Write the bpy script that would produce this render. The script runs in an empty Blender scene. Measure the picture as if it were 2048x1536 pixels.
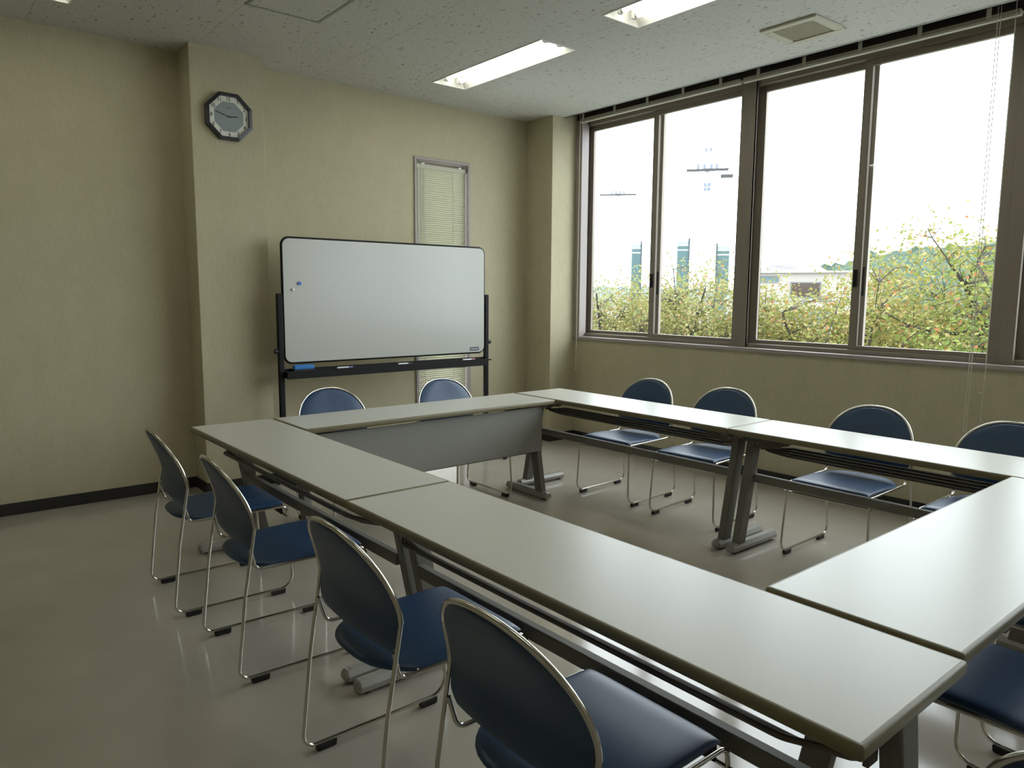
import bpy, bmesh, math, random
from mathutils import Vector, Matrix, Euler, noise
PI = math.pi
random.seed(7)
S = bpy.context.scene
COL = S.collection

# ------------------------------------------------------------------ materials
def mat(name, col, rough=.5, metal=0., spec=.5, coat=0., emit=None, estr=0., bump=None, var=None, sheen=0.):
    m = bpy.data.materials.new(name); m.use_nodes = True
    nt = m.node_tree; b = nt.nodes['Principled BSDF']
    b.inputs['Base Color'].default_value = (*col, 1); b.inputs['Roughness'].default_value = rough
    b.inputs['Metallic'].default_value = metal; b.inputs['Specular IOR Level'].default_value = spec
    b.inputs['Coat Weight'].default_value = coat; b.inputs['Coat Roughness'].default_value = .12
    if sheen: b.inputs['Sheen Weight'].default_value = sheen
    if emit:
        b.inputs['Emission Color'].default_value = (*emit, 1); b.inputs['Emission Strength'].default_value = estr
    tc = nt.nodes.new('ShaderNodeTexCoord')
    def noise_tex(scale, stretch, detail=4):
        mp = nt.nodes.new('ShaderNodeMapping'); mp.inputs['Scale'].default_value = stretch
        nt.links.new(tc.outputs['Object'], mp.inputs['Vector'])
        n = nt.nodes.new('ShaderNodeTexNoise'); n.inputs['Scale'].default_value = scale; n.inputs['Detail'].default_value = detail
        nt.links.new(mp.outputs['Vector'], n.inputs['Vector']); return n
    if var:                                   # (scale, stretch, amount): mottled colour that belongs to the material
        sc, st, am = var
        n = noise_tex(sc, st)
        r = nt.nodes.new('ShaderNodeValToRGB')
        r.color_ramp.elements[0].position = .3; r.color_ramp.elements[1].position = .7
        r.color_ramp.elements[0].color = (*[c*(1-am) for c in col], 1); r.color_ramp.elements[1].color = (*[min(1, c*(1+am)) for c in col], 1)
        nt.links.new(n.outputs['Fac'], r.inputs['Fac']); nt.links.new(r.outputs['Color'], b.inputs['Base Color'])
    if bump:
        sc, st, am = bump
        n = noise_tex(sc, st)
        bp = nt.nodes.new('ShaderNodeBump'); bp.inputs['Strength'].default_value = am; bp.inputs['Distance'].default_value = .002
        nt.links.new(n.outputs['Fac'], bp.inputs['Height']); nt.links.new(bp.outputs['Normal'], b.inputs['Normal'])
    return m

def add_math(nt, op, a, b=None, c=None):
    n = nt.nodes.new('ShaderNodeMath'); n.operation = op
    for i, v in enumerate((a, b, c)):
        if v is None: continue
        if isinstance(v, (int, float)): n.inputs[i].default_value = v
        else: nt.links.new(v, n.inputs[i])
    return n.outputs[0]

def wallpaper():
    m = mat('wallpaper', (.50, .455, .315), .85, spec=.25)
    nt = m.node_tree; b = nt.nodes['Principled BSDF']
    tc = nt.nodes.new('ShaderNodeTexCoord')
    cols = []
    for st, sc in (((1, 1, .12), 130), ((.25, .25, 1), 170), ((1, 1, .45), 9)):
        mp = nt.nodes.new('ShaderNodeMapping'); mp.inputs['Scale'].default_value = st
        nt.links.new(tc.outputs['Object'], mp.inputs['Vector'])
        n = nt.nodes.new('ShaderNodeTexNoise'); n.inputs['Scale'].default_value = sc; n.inputs['Detail'].default_value = 3
        nt.links.new(mp.outputs['Vector'], n.inputs['Vector']); cols.append(n.outputs['Fac'])
    s = add_math(nt, 'ADD', add_math(nt, 'MULTIPLY', cols[0], .45), add_math(nt, 'MULTIPLY', cols[1], .35))
    s = add_math(nt, 'ADD', s, add_math(nt, 'MULTIPLY', cols[2], .3))
    r = nt.nodes.new('ShaderNodeValToRGB'); e = r.color_ramp.elements
    e[0].position = .40; e[0].color = (.462, .418, .282, 1); e[1].position = .70; e[1].color = (.542, .494, .345, 1)
    nt.links.new(s, r.inputs['Fac']); nt.links.new(r.outputs['Color'], b.inputs['Base Color'])
    bp = nt.nodes.new('ShaderNodeBump'); bp.inputs['Strength'].default_value = .15; bp.inputs['Distance'].default_value = .001
    nt.links.new(s, bp.inputs['Height']); nt.links.new(bp.outputs['Normal'], b.inputs['Normal'])
    return m

def ceiling_board():
    m = mat('ceiling_board', (.60, .60, .56), .95, spec=.1)
    nt = m.node_tree; b = nt.nodes['Principled BSDF']
    tc = nt.nodes.new('ShaderNodeTexCoord')
    # worm-like fissures
    mp = nt.nodes.new('ShaderNodeMapping'); mp.inputs['Scale'].default_value = (1.0, .42, 1); mp.inputs['Rotation'].default_value = (0, 0, .2)
    nt.links.new(tc.outputs['Object'], mp.inputs['Vector'])
    n = nt.nodes.new('ShaderNodeTexNoise'); n.inputs['Scale'].default_value = 62; n.inputs['Detail'].default_value = 2.5; n.inputs['Distortion'].default_value = .7
    nt.links.new(mp.outputs['Vector'], n.inputs['Vector'])
    r = nt.nodes.new('ShaderNodeValToRGB'); e = r.color_ramp.elements
    e[0].position = .315; e[0].color = (.28, .27, .22, 1); e[1].position = .375; e[1].color = (.60, .60, .55, 1)
    nt.links.new(n.outputs['Fac'], r.inputs['Fac'])
    # board joints every 0.925 m (x) and 0.4625 m (y)
    sp = nt.nodes.new('ShaderNodeSeparateXYZ'); nt.links.new(tc.outputs['Object'], sp.inputs[0])
    def line(o, off, pitch, w):
        t = add_math(nt, 'ADD', o, 100*pitch-off+pitch/2); t = add_math(nt, 'MODULO', t, pitch)
        return add_math(nt, 'LESS_THAN', add_math(nt, 'ABSOLUTE', add_math(nt, 'SUBTRACT', t, pitch/2)), w)
    a = add_math(nt, 'MULTIPLY', line(sp.outputs[0], .488, .925, .0022), .42)
    c = add_math(nt, 'MULTIPLY', line(sp.outputs[1], -.19, .4625, .0014), .16)
    f = add_math(nt, 'MAXIMUM', a, c)
    mx = nt.nodes.new('ShaderNodeMix'); mx.data_type = 'RGBA'; mx.inputs[7].default_value = (.22, .21, .18, 1)
    nt.links.new(f, mx.inputs[0]); nt.links.new(r.outputs['Color'], mx.inputs[6]); nt.links.new(mx.outputs[2], b.inputs['Base Color'])
    return m

def thin_glass(name, tint=(1, 1, 1), refl=.06):
    m = bpy.data.materials.new(name); m.use_nodes = True; nt = m.node_tree; nt.nodes.clear()
    o = nt.nodes.new('ShaderNodeOutputMaterial'); t = nt.nodes.new('ShaderNodeBsdfTransparent'); g = nt.nodes.new('ShaderNodeBsdfGlossy')
    t.inputs[0].default_value = (*tint, 1); g.inputs['Roughness'].default_value = .02
    ge = nt.nodes.new('ShaderNodeNewGeometry'); dp = nt.nodes.new('ShaderNodeVectorMath'); dp.operation = 'DOT_PRODUCT'
    nt.links.new(ge.outputs['Incoming'], dp.inputs[0]); nt.links.new(ge.outputs['Normal'], dp.inputs[1])
    sch = add_math(nt, 'POWER', add_math(nt, 'SUBTRACT', 1., add_math(nt, 'ABSOLUTE', dp.outputs['Value'])), 5.)
    sch = add_math(nt, 'ADD', add_math(nt, 'MULTIPLY', sch, .95), .035)
    mx = nt.nodes.new('ShaderNodeMixShader')
    nt.links.new(sch, mx.inputs[0]); nt.links.new(t.outputs[0], mx.inputs[1]); nt.links.new(g.outputs[0], mx.inputs[2])
    nt.links.new(mx.outputs[0], o.inputs[0]); return m

def leaf_mat(name, stops, trans=.35):
    m = bpy.data.materials.new(name); m.use_nodes = True; nt = m.node_tree; b = nt.nodes['Principled BSDF']
    gi = nt.nodes.new('ShaderNodeNewGeometry'); r = nt.nodes.new('ShaderNodeValToRGB')
    e = r.color_ramp.elements; e.remove(e[1])
    for i, (p, c) in enumerate(stops):
        k = e[0] if i == 0 else e.new(p)
        k.position = p; k.color = (*c, 1)
    r.color_ramp.interpolation = 'CONSTANT'
    nt.links.new(gi.outputs['Random Per Island'], r.inputs[0]); nt.links.new(r.outputs[0], b.inputs['Base Color'])
    b.inputs['Roughness'].default_value = .5; b.inputs['Specular IOR Level'].default_value = .3
    tr = nt.nodes.new('ShaderNodeBsdfTranslucent'); nt.links.new(r.outputs[0], tr.inputs[0])
    mx = nt.nodes.new('ShaderNodeMixShader'); mx.inputs[0].default_value = trans
    nt.links.new(b.outputs[0], mx.inputs[1]); nt.links.new(tr.outputs[0], mx.inputs[2])
    nt.links.new(mx.outputs[0], nt.nodes['Material Output'].inputs[0]); return m

M = dict(
    wall=wallpaper(), ceil=ceiling_board(),
    floor=mat('vinyl_floor', (.41, .368, .31), .12, spec=.65, var=(3.2, (1, 1, 1), .05), bump=(2.5, (1, 1, 1), .05)),
    base=mat('baseboard_vinyl', (.022, .020, .018), .45),
    bronze=mat('bronze_aluminium', (.25, .212, .172), .42, metal=.25),
    casing=mat('mauve_trim_paint', (.36, .315, .30), .5),
    edge_al=mat('aluminium_edge', (.55, .55, .52), .35, metal=.6),
    top=mat('table_laminate', (.52, .51, .45), .33, spec=.37, var=(60, (1, 1, 1), .015)),
    band=mat('table_edge_vinyl', (.185, .158, .088), .45),
    steel=mat('grey_painted_steel', (.185, .176, .152), .58, metal=.1, spec=.3),
    foot=mat('grey_foot_steel', (.33, .32, .285), .40, metal=.3),
    shelf=mat('dark_shelf_steel', (.115, .098, .078), .42, metal=.2),
    panel=mat('grey_modesty_panel', (.235, .23, .205), .55),
    blackp=mat('black_plastic', (.012, .012, .012), .5),
    chrome=mat('chrome_tube', (.62, .60, .54), .16, metal=1.),
    blue=mat('blue_vinyl', (.023, .058, .130), .38, spec=.48, bump=(260, (1, 1, 1), .10)),
    under=mat('black_seat_underside', (.015, .015, .017), .7),
    board=mat('whiteboard_enamel', (.50, .505, .465), .22, spec=.5),
    stand=mat('black_stand_paint', (.007, .006, .006), .6, spec=.25),
    eraser=mat('blue_eraser_foam', (.035, .20, .55), .7),
    magblue=mat('blue_magnet', (.02, .13, .55), .35), magwhite=mat('white_magnet', (.78, .77, .72), .35),
    white=mat('white_enamel', (.80, .80, .76), .4), label=mat('dark_plate', (.06, .06, .075), .4), lettr=mat('pale_lettering', (.5, .5, .52), .5),
    markerw=mat('marker_barrel_white', (.75, .75, .75), .35), markerp=mat('marker_cap_violet', (.22, .20, .50), .35), markerr=mat('marker_cap_pink', (.45, .16, .2), .35), markerk=mat('marker_cap_black', (.02, .02, .02), .35),
    cframe=mat('clock_case', (.035, .033, .040), .35), cring=mat('clock_ring', (.78, .78, .70), .5), cdial=mat('clock_dial', (.27, .31, .31), .4), ink=mat('clock_ink', (.02, .02, .02), .5),
    tube=mat('fluorescent_tube', (1, 1, 1), .3, emit=(1., .975, .84), estr=8.0), refl=mat('fixture_white', (.84, .84, .80), .35),
    vent=mat('vent_cream', (.52, .50, .38), .5), ventg=mat('vent_grille', (.43, .40, .29), .6), hatchf=mat('hatch_aluminium', (.30, .31, .28), .4, metal=.4),
    slat=mat('blind_slat_cream', (.50, .49, .37), .45), brail=mat('blind_rail', (.46, .44, .35), .45), dark=mat('brown_headbox', (.045, .038, .034), .6), tape=mat('ladder_tape', (.52, .50, .42), .7), cord=mat('blind_cord', (.62, .58, .48), .7),
    glass=thin_glass('window_glass', (.97, .985, .98)),
    bark=mat('tree_bark', (.055, .047, .038), .9, bump=(20, (1, 1, .3), .4)),
    leafA=leaf_mat('leaf_yellow_green', [(0, (0.248, 0.247, 0.061)), (.28, (0.305, 0.271, 0.081)), (.55, (0.189, 0.223, 0.051)), (.80, (0.346, 0.271, 0.111)), (.95, (0.412, 0.176, 0.071))]),
    leafB=leaf_mat('leaf_olive_gold', [(0, (.255, .245, .075)), (.30, (.29, .265, .10)), (.58, (.21, .235, .060)), (.84, (.31, .255, .105)), (.96, (.38, .19, .085))]),
    leafC=leaf_mat('leaf_bright_green', [(0, (0.165, 0.223, 0.045)), (.30, (0.231, 0.263, 0.057)), (.60, (0.132, 0.191, 0.045)), (.84, (0.296, 0.263, 0.081)), (.96, (0.412, 0.176, 0.061))]),
    forest=mat('forest_canopy', (.052, .078, .060), .95, spec=.1, var=(.35, (1, 1, 1), .35)),
    forest3=mat('ridge_haze_tint', (.13, .155, .155), .95, spec=.1), forest2=mat('far_canopy_haze_tint', (.058, .080, .076), .95, spec=.1, var=(.2, (1, 1, 1), .25)),  # hill greens have the distance haze mixed into them
    concrete=mat('pale_concrete', (.42, .42, .41), .9), render=mat('cream_render', (.285, .262, .235), .9), render2=mat('white_render', (.33, .32, .305), .9),
    dglass=mat('dark_window_glass', (.05, .035, .028), .2), bglass=mat('blue_window_glass', (.08, .13, .14), .15), wsteel=mat('white_steel', (.34, .34, .35), .5), roofm=mat('grey_roof', (.12, .125, .13), .8),
    teal=mat('teal_glass_reflection', (.035, .075, .078), .4), paleg=mat('pale_glass_panel', (.19, .25, .27), .4), gframe=mat('glass_wall_frame', (.025, .04, .042), .5),  # dark teal stands in for the hill reflected in the glass
    pole=mat('washed_out_pole', (.40, .41, .42), .8), arm=mat('pole_steel', (.03, .028, .03), .6), ins=mat('insulator_porcelain', (.10, .12, .16), .3),  # mast colour is paled to look washed out by the bright sky
    scuff=mat('pale_scuff', (.66, .64, .55), .8), cap=mat('tube_socket', (.70, .70, .66), .4),
)

# ------------------------------------------------------------------ mesh helpers
class MB:
    def __init__(s): s.bm = bmesh.new()
    def box(s, a, b, mtx=None):
        (x0, y0, z0), (x1, y1, z1) = a, b
        vs = [s.bm.verts.new(Vector(p) if mtx is None else mtx @ Vector(p)) for p in
              ((x0, y0, z0), (x1, y0, z0), (x1, y1, z0), (x0, y1, z0), (x0, y0, z1), (x1, y0, z1), (x1, y1, z1), (x0, y1, z1))]
        for f in ((3, 2, 1, 0), (4, 5, 6, 7), (0, 1, 5, 4), (1, 2, 6, 5), (2, 3, 7, 6), (3, 0, 4, 7)): s.bm.faces.new([vs[i] for i in f])
        return s
    def prism(s, poly, ax, t0, t1):
        """polygon (2-D) extruded along axis ax from t0 to t1; the 2-D coordinates fill the other two axes in order"""
        def P(p, t):
            l = list(p); l.insert(ax, t); return Vector(l)
        A = [s.bm.verts.new(P(p, t0)) for p in poly]; B = [s.bm.verts.new(P(p, t1)) for p in poly]
        n = len(poly)
        s.bm.faces.new(A[::-1]); s.bm.faces.new(B)
        for i in range(n): s.bm.faces.new((A[i], A[(i+1) % n], B[(i+1) % n], B[i]))
        return s
    def tube(s, pts, r, seg=10, closed=False, cap=True, r2=None):
        pts = [Vector(p) for p in pts]; n = len(pts); rings = []
        t0 = (pts[1]-pts[0]).normalized()
        up = Vector((0, 0, 1)) if abs(t0.z) < .9 else Vector((1, 0, 0))
        nrm = (up - t0*up.dot(t0)).normalized(); prev = t0
        for i, p in enumerate(pts):
            if closed: t = (pts[(i+1) % n]-pts[i-1]).normalized()
            elif i == 0: t = t0
            elif i == n-1: t = (pts[-1]-pts[-2]).normalized()
            else: t = ((pts[i+1]-p).normalized()+(p-pts[i-1]).normalized()).normalized()
            q = prev.rotation_difference(t); nrm = (q @ nrm); nrm = (nrm - t*nrm.dot(t)).normalized(); prev = t
            bn = t.cross(nrm)
            rr = r if r2 is None else r + (r2-r)*i/(n-1)
            rings.append([s.bm.verts.new(p + nrm*math.cos(2*PI*k/seg)*rr + bn*math.sin(2*PI*k/seg)*rr) for k in range(seg)])
        for i in range(n if closed else n-1):
            a, b = rings[i], rings[(i+1) % n]
            for k in range(seg): s.bm.faces.new((a[k], a[(k+1) % seg], b[(k+1) % seg], b[k]))
        if cap and not closed:
            s.bm.faces.new(rings[0][::-1]); s.bm.faces.new(rings[-1])
        return s
    def cyl(s, p, q, r, seg=16, r2=None): return s.tube([p, q], r, seg, r2=r2)
    def quad(s, a, b, c, d):
        s.bm.faces.new([s.bm.verts.new(Vector(v)) for v in (a, b, c, d)]); return s
    def grid(s, P, wrap=False):
        V = [[s.bm.verts.new(Vector(p)) for p in row] for row in P]
        for i in range(len(V)-1):
            for j in range(len(V[0])-1): s.bm.faces.new((V[i][j], V[i][j+1], V[i+1][j+1], V[i+1][j]))
        return V
    def build(s, name, m, parent=None, smooth=False, bevel=0, seg=2, weld=True):
        if weld: bmesh.ops.remove_doubles(s.bm, verts=s.bm.verts, dist=1e-6)
        bmesh.ops.recalc_face_normals(s.bm, faces=s.bm.faces)
        me = bpy.data.meshes.new(name); s.bm.to_mesh(me); s.bm.free()
        ms = m if isinstance(m, (list, tuple)) else [m]
        for k in ms: me.materials.append(k)
        if smooth:
            for p in me.polygons: p.use_smooth = True
            try: me.set_sharp_from_angle(angle=math.radians(40))
            except Exception: pass
        o = bpy.data.objects.new(name, me); COL.objects.link(o)
        if parent: o.parent = parent
        if bevel:
            b = o.modifiers.new('bevel', 'BEVEL'); b.width = bevel; b.segments = seg; b.limit_method = 'ANGLE'; b.angle_limit = math.radians(50)
        return o

def tag(o, label=None, cat=None, group=None, kind=None):
    if label: o['label'] = label
    if cat: o['category'] = cat
    if group: o['group'] = group
    if kind: o['kind'] = kind
    return o
def thing(name, label, cat, loc=(0, 0, 0), rz=0, group=None, kind=None):
    o = bpy.data.objects.new(name, None); COL.objects.link(o); o.empty_display_size = .1
    o.location = loc; o.rotation_euler = (0, 0, rz); return tag(o, label, cat, group, kind)
def dup(o, parent=None):
    c = o.copy(); COL.objects.link(c)
    if parent is not None: c.parent = parent
    for ch in list(o.children): dup(ch, c)
    return c
def struct(o): o['kind'] = 'structure'; return o

def fillet(pts, radii, n=7):
    """polyline with rounded corners"""
    pts = [Vector(p) for p in pts]; out = [pts[0]]
    for i in range(1, len(pts)-1):
        a, p, b = pts[i-1], pts[i], pts[i+1]; r = radii[i-1] if isinstance(radii, (list, tuple)) else radii
        if r <= 0: out.append(p); continue
        d1 = (a-p).normalized(); d2 = (b-p).normalized(); ang = d1.angle(d2)
        L = min(r/math.tan(ang/2), (a-p).length*.49, (b-p).length*.49)
        r = L*math.tan(ang/2); bis = (d1+d2).normalized(); c = p + bis*(r/math.sin(ang/2))
        s0 = p+d1*L-c; s1 = p+d2*L-c; w = s0.angle(s1)
        for k in range(n+1):
            t = k/n; out.append(c + (s0*math.sin((1-t)*w)+s1*math.sin(t*w))/math.sin(w))
    out.append(pts[-1]); return out

# ------------------------------------------------------------------ room shell
XW, YB, ZC = 3.91, 1.43, 3.05
XL, YF = -4.2, -6.6
struct(MB().box((XL-.15, YF-.15, -.12), (4.06, YB+.15, 0)).build('floor', M['floor']))
# back wall with the slit window opening
NX0, NX1, NZ0, NZ1 = 2.33, 2.90, .10, 2.565
w = MB().box((XL-.15, YB, 0), (NX0, YB+.15, 3.3)).box((NX1, YB, 0), (4.06, YB+.15, 3.3)).box((NX0, YB, 0), (NX1, YB+.15, NZ0)).box((NX0, YB, NZ1), (NX1, YB+.15, 3.3))
struct(w.build('wall_back', M['wall']))
struct(MB().box((XL-.15, YF-.15, 0), (XL, YB+.15, 3.3)).build('wall_left', M['wall']))
struct(MB().box((XL, YF-.15, 0), (4.06, YF, 3.3)).build('wall_front', M['wall']))
struct(MB().box((.43, 1.175, 0), (.925, YB, ZC+.05)).build('wall_pillar', M['wall'], bevel=.004))
struct(MB().box((3.59, 1.065, 0), (XW+.15, YB, ZC+.15)).build('wall_corner', M['wall'], bevel=.004))
WE = -6.25
w = MB().box((XW, YF, 0), (4.06, 1.065, .99)).box((XW, YF, 3.04), (4.06, 1.065, 3.3)).box((XW, YF, .99), (4.06, WE, 3.04))
struct(w.build('wall_window', M['wall']))
# ceiling of boards, open where the light fixtures are recessed, ending at the blind pocket
LIGHTS = [(2.168, 2.468, -.365, .893), (2.168, 2.468, -2.18, -.922), (2.168, 2.468, -3.99, -2.735), (-.588, -.288, -.325, .932), (-.588, -.288, -2.14, -.882), (-.588, -.288, -3.95, -2.695)]
XP = 3.735
def plate_with_holes(x0, x1, y0, y1, z0, z1, holes):
    m = MB(); xs = sorted({x0, x1, *[h[0] for h in holes], *[h[1] for h in holes]}); ys = sorted({y0, y1, *[h[2] for h in holes], *[h[3] for h in holes]})
    def solid(i, j):
        if not (0 <= i < len(xs)-1 and 0 <= j < len(ys)-1): return False
        cx, cy = (xs[i]+xs[i+1])/2, (ys[j]+ys[j+1])/2
        return not any(h[0] < cx < h[1] and h[2] < cy < h[3] for h in holes)
    for i in range(len(xs)-1):
        for j in range(len(ys)-1):
            if not solid(i, j): continue
            a, b, c, d = xs[i], xs[i+1], ys[j], ys[j+1]
            m.quad((a, c, z0), (a, d, z0), (b, d, z0), (b, c, z0)); m.quad((a, c, z1), (b, c, z1), (b, d, z1), (a, d, z1))
            if not solid(i-1, j): m.quad((a, c, z0), (a, c, z1), (a, d, z1), (a, d, z0))
            if not solid(i+1, j): m.quad((b, c, z0), (b, d, z0), (b, d, z1), (b, c, z1))
            if not solid(i, j-1): m.quad((a, c, z0), (b, c, z0), (b, c, z1), (a, c, z1))
            if not solid(i, j+1): m.quad((a, d, z0), (a, d, z1), (b, d, z1), (b, d, z0))
    return m
struct(plate_with_holes(XL, XP, YF, YB, ZC, ZC+.02, LIGHTS).build('ceiling', M['ceil']))
struct(MB().box((XL-.15, YF-.15, 3.3), (4.06, YB+.15, 3.4)).build('ceiling_slab', M['concrete']))
# edge channel of the ceiling and the dark blind pocket above the windows
struct(MB().box((XP-.012, YF, ZC-.004), (XP+.012, 1.065, ZC)).box((XP, YF, ZC-.004), (XP+.012, 1.065, ZC+.06)).build('trim_1', M['edge_al']))
struct(MB().box((XP+.012, YF, ZC+.10), (XW, 1.065, ZC+.12)).box((XP+.012, YF, ZC+.02), (XP+.02, 1.064, ZC+.10)).box((XW-.012, YF, ZC-.012), (XW, 1.064, ZC+.10)).build('trim_2', M['dark']))
struct(MB().box((XW-.022, WE, .985), (3.985, 1.065, 1.012)).build('trim_3', M['casing'], bevel=.003))
struct(MB().box((XW-.016, .985, 1.012), (3.985, 1.064, ZC-.012)).build('trim_4', M['casing'], bevel=.002))
# baseboards
BH = .078
struct(MB().box((XL, YB-.009, 0), (.43, YB, BH)).box((.925, YB-.009, 0), (NX0-.06, YB, BH)).box((NX1+.06, YB-.009, 0), (3.59, YB, BH)).build('baseboard_back', M['base'], bevel=.003))
struct(MB().box((.421, 1.166, 0), (.934, 1.175, BH)).box((.421, 1.175, 0), (.43, YB-.009, BH)).box((.925, 1.175, 0), (.934, YB-.009, BH)).build('baseboard_pillar', M['base'], bevel=.003))
struct(MB().box((3.581, 1.056, 0), (XW-.009, 1.065, BH)).box((3.581, 1.065, 0), (3.59, YB-.009, BH)).build('baseboard_corner', M['base'], bevel=.003))
struct(MB().box((XW-.009, YF, 0), (XW, 1.065, BH)).build('baseboard_right', M['base'], bevel=.003))
struct(MB().box((XL, YF, 0), (XL+.009, YB-.009, BH)).build('baseboard_left', M['base'], bevel=.003))

# ------------------------------------------------------------------ big windows: four bays of two sliding sashes
def ring(mb, x0, x1, y0, y1, z0, z1, wl, wr, wb, wt):
    """rectangular frame in the YZ plane; wl is the width at the y1 (far) side, wr at the y0 side"""
    mb.box((x0, y1-wl, z0), (x1, y1, z1)); mb.box((x0, y0, z0), (x1, y0+wr, z1))
    mb.box((x0, y0+wr, z0), (x1, y1-wl, z0+wb)); mb.box((x0, y0+wr, z1-wt), (x1, y1-wl, z1)); return mb
BAY = 1.82
for k in range(4):
    y1 = 1.064-BAY*k if k else 1.064; y0 = 1.07-BAY*(k+1)
    if k: y1 = 1.07-BAY*k
    win = bpy.data.objects.new('window_%d' % (k+1), None); COL.objects.link(win); struct(win); win.empty_display_size = .1
    ring(MB(), 3.972, 4.075, y0, y1, 1.012, 3.04, .036, .036, .030, .045).build('window_frame', M['bronze'], win, bevel=.002)
    ym = (y0+y1)/2
    # far sash (outer track) and near sash (inner track)
    for (sa, sb, sx) in ((ym-.028, y1-.036, 4.032), (y0+.036, ym+.052, 3.990)):
        wl = .062 if sx > 4.01 else .056
        sash = ring(MB(), sx, sx+.032, sa, sb, 1.036, 2.998, wl, .056 if sx < 4.01 else .050, .036, .046).build('sash', M['bronze'], win, bevel=.0025)
        MB().box((sx+.013, sa+.04, 1.06), (sx+.019, sb-.04, 2.97)).build('pane', M['glass'], sash)
        if sx < 4.01: MB().box((sx-.014, sb-.040, 1.48), (sx, sb-.012, 1.60)).build('latch', M['stand'], sash, bevel=.004)
        else: MB().box((sx-.006, sa+.010, 1.42), (sx, sa+.036, 1.62)).build('finger_pull', M['stand'], sash, bevel=.002)
# mullion cover between bays
struct(ring(MB(), 3.955, 3.985, 1.07-BAY-.055, 1.07-BAY+.055, 1.012, 3.04, .05, .05, .05, .05).box((3.955, 1.07-BAY-.055, 1.012), (3.98, 1.07-BAY+.02, 3.04)).build('trim_5', M['bronze'], bevel=.003))
struct(MB().box((3.955, 1.07-2*BAY-.055, 1.012), (3.985, 1.07-2*BAY+.02, 3.04)).build('trim_6', M['bronze'], bevel=.003))
struct(MB().box((3.955, 1.07-3*BAY-.055, 1.012), (3.985, 1.07-3*BAY+.02, 3.04)).build('trim_7', M['bronze'], bevel=.003))

# raised blinds in the pocket
def big_blind(y0, y1, label, tapes, cords):
    t = thing('venetian_blind', label, 'blind', (3.845, (y0+y1)/2, 3.0), 0, 'raised blinds above the big windows')
    h = (y1-y0)/2
    MB().box((-.018, -h, -.005), (.018, h, .013)).build('bottom_rail', M['brail'], t, bevel=.003)
    sl = MB()
    for i in range(14): sl.box((-.0175, -h+.004, .0148+i*.0011), (.0175, h-.004, .0154+i*.0011))
    sl.build('slats', M['slat'], t)
    MB().box((-.02, -h, .125), (.02, h, .15)).build('headrail', M['dark'], t)
    for y in tapes:
        yy = y-(y0+y1)/2
        MB().box((-.021, yy-.013, .013), (-.0185, yy+.013, .126)).build('ladder_tape', M['tape'], t)
    for (y, x, z) in cords:
        yy = y-(y0+y1)/2
        MB().tube([(-.024, yy, .12), (-.027, yy, -.3), (-.03, yy, z-3.0)], .0022, 6).build('pull_cord', M['cord'], t)
        MB().cyl((-.03, yy, z-3.0), (-.03, yy, z-3.028), .004, 8, r2=.006).build('cord_tassel', M['cord'], t, smooth=True)
    return t
big_blind(-.742, .955, 'cream venetian blind raised above the window bay nearest the corner column', (.91, .52, .15, -.22, -.575), [(.975-.035, 0, .72)])
big_blind(-2.55, -.768, 'cream venetian blind raised above the second window bay from the corner', (-.90, -1.256, -1.647, -2.015, -2.391), [(-2.44, 0, .62), (-2.455, 0, .62), (-2.53, 0, .70)])

# narrow window in the back wall with its lowered blind
nw = bpy.data.objects.new('window_5', None); COL.objects.link(nw); struct(nw)
def ring_y(mb, y0, y1, x0, x1, z0, z1, w_):
    mb.box((x0, y0, z0), (x0+w_, y1, z1)); mb.box((x1-w_, y0, z0), (x1, y1, z1)); mb.box((x0+w_, y0, z0), (x1-w_, y1, z0+w_)); mb.box((x0+w_, y0, z1-w_), (x1-w_, y1, z1)); return mb
ring_y(MB(), YB-.012, YB+.09, NX0-.012, NX1+.012, NZ0-.012, NZ1+.018, .023).build('window_casing', M['casing'], nw, bevel=.002)
sa = ring_y(MB(), YB+.09, YB+.14, NX0, NX1, NZ0, NZ1, .05).build('sash', M['bronze'], nw)
MB().box((NX0+.04, YB+.112, NZ0+.04), (NX1-.04, YB+.118, NZ1-.04)).build('pane', M['glass'], sa)
bl = thing('venetian_blind', 'lowered cream venetian blind in the narrow window behind the whiteboard', 'blind', ((NX0+NX1)/2, YB+.035, .44))
hw = (NX1-NX0)/2-.014
MB().box((-hw, -.018, NZ1-.026-.44-.045), (hw, .018, NZ1-.44-.036)).build('headrail', M['slat'], bl, bevel=.002)
for x in (-hw+.06, hw-.09): MB().box((x, -.024, NZ1-.44-.036), (x+.03, .0, NZ1-.44-.025)).build('headrail_bracket', M['white'], bl)
sl = MB(); nsl = 112; hz = (NZ1-.44-.075)/nsl
for i in range(nsl):
    z = .02+i*hz; P = [(.011, 0), (.0035, .0042), (-.004, .0105), (-.009, .0165), (-.0105, .0205)]
    sl.grid([[(x, y, z+dz) for x in (-hw+.003, hw-.003)] for y, dz in P])
sl.build('slats', M['slat'], bl, weld=False, smooth=True)
MB().box((-hw, -.014, 0), (hw, .014, .014)).build('bottom_rail', M['slat'], bl, bevel=.002)
for x in (-.18, .125):
    MB().box((x-.003, -.0125, .01), (x+.003, -.0105, NZ1-.44-.07)).build('ladder_tape', M['tape'], bl)
MB().tube([(-.215, -.016, NZ1-.44-.07), (-.212, -.017, .9), (-.214, -.016, .55)], .0022, 6).build('pull_cord', M['cord'], bl)
MB().tube([(-.24, -.018, NZ1-.44-.06), (-.238, -.019, 1.0), (-.24, -.018, .75)], .0035, 6).build('tilt_wand', M['white'], bl)

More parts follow.
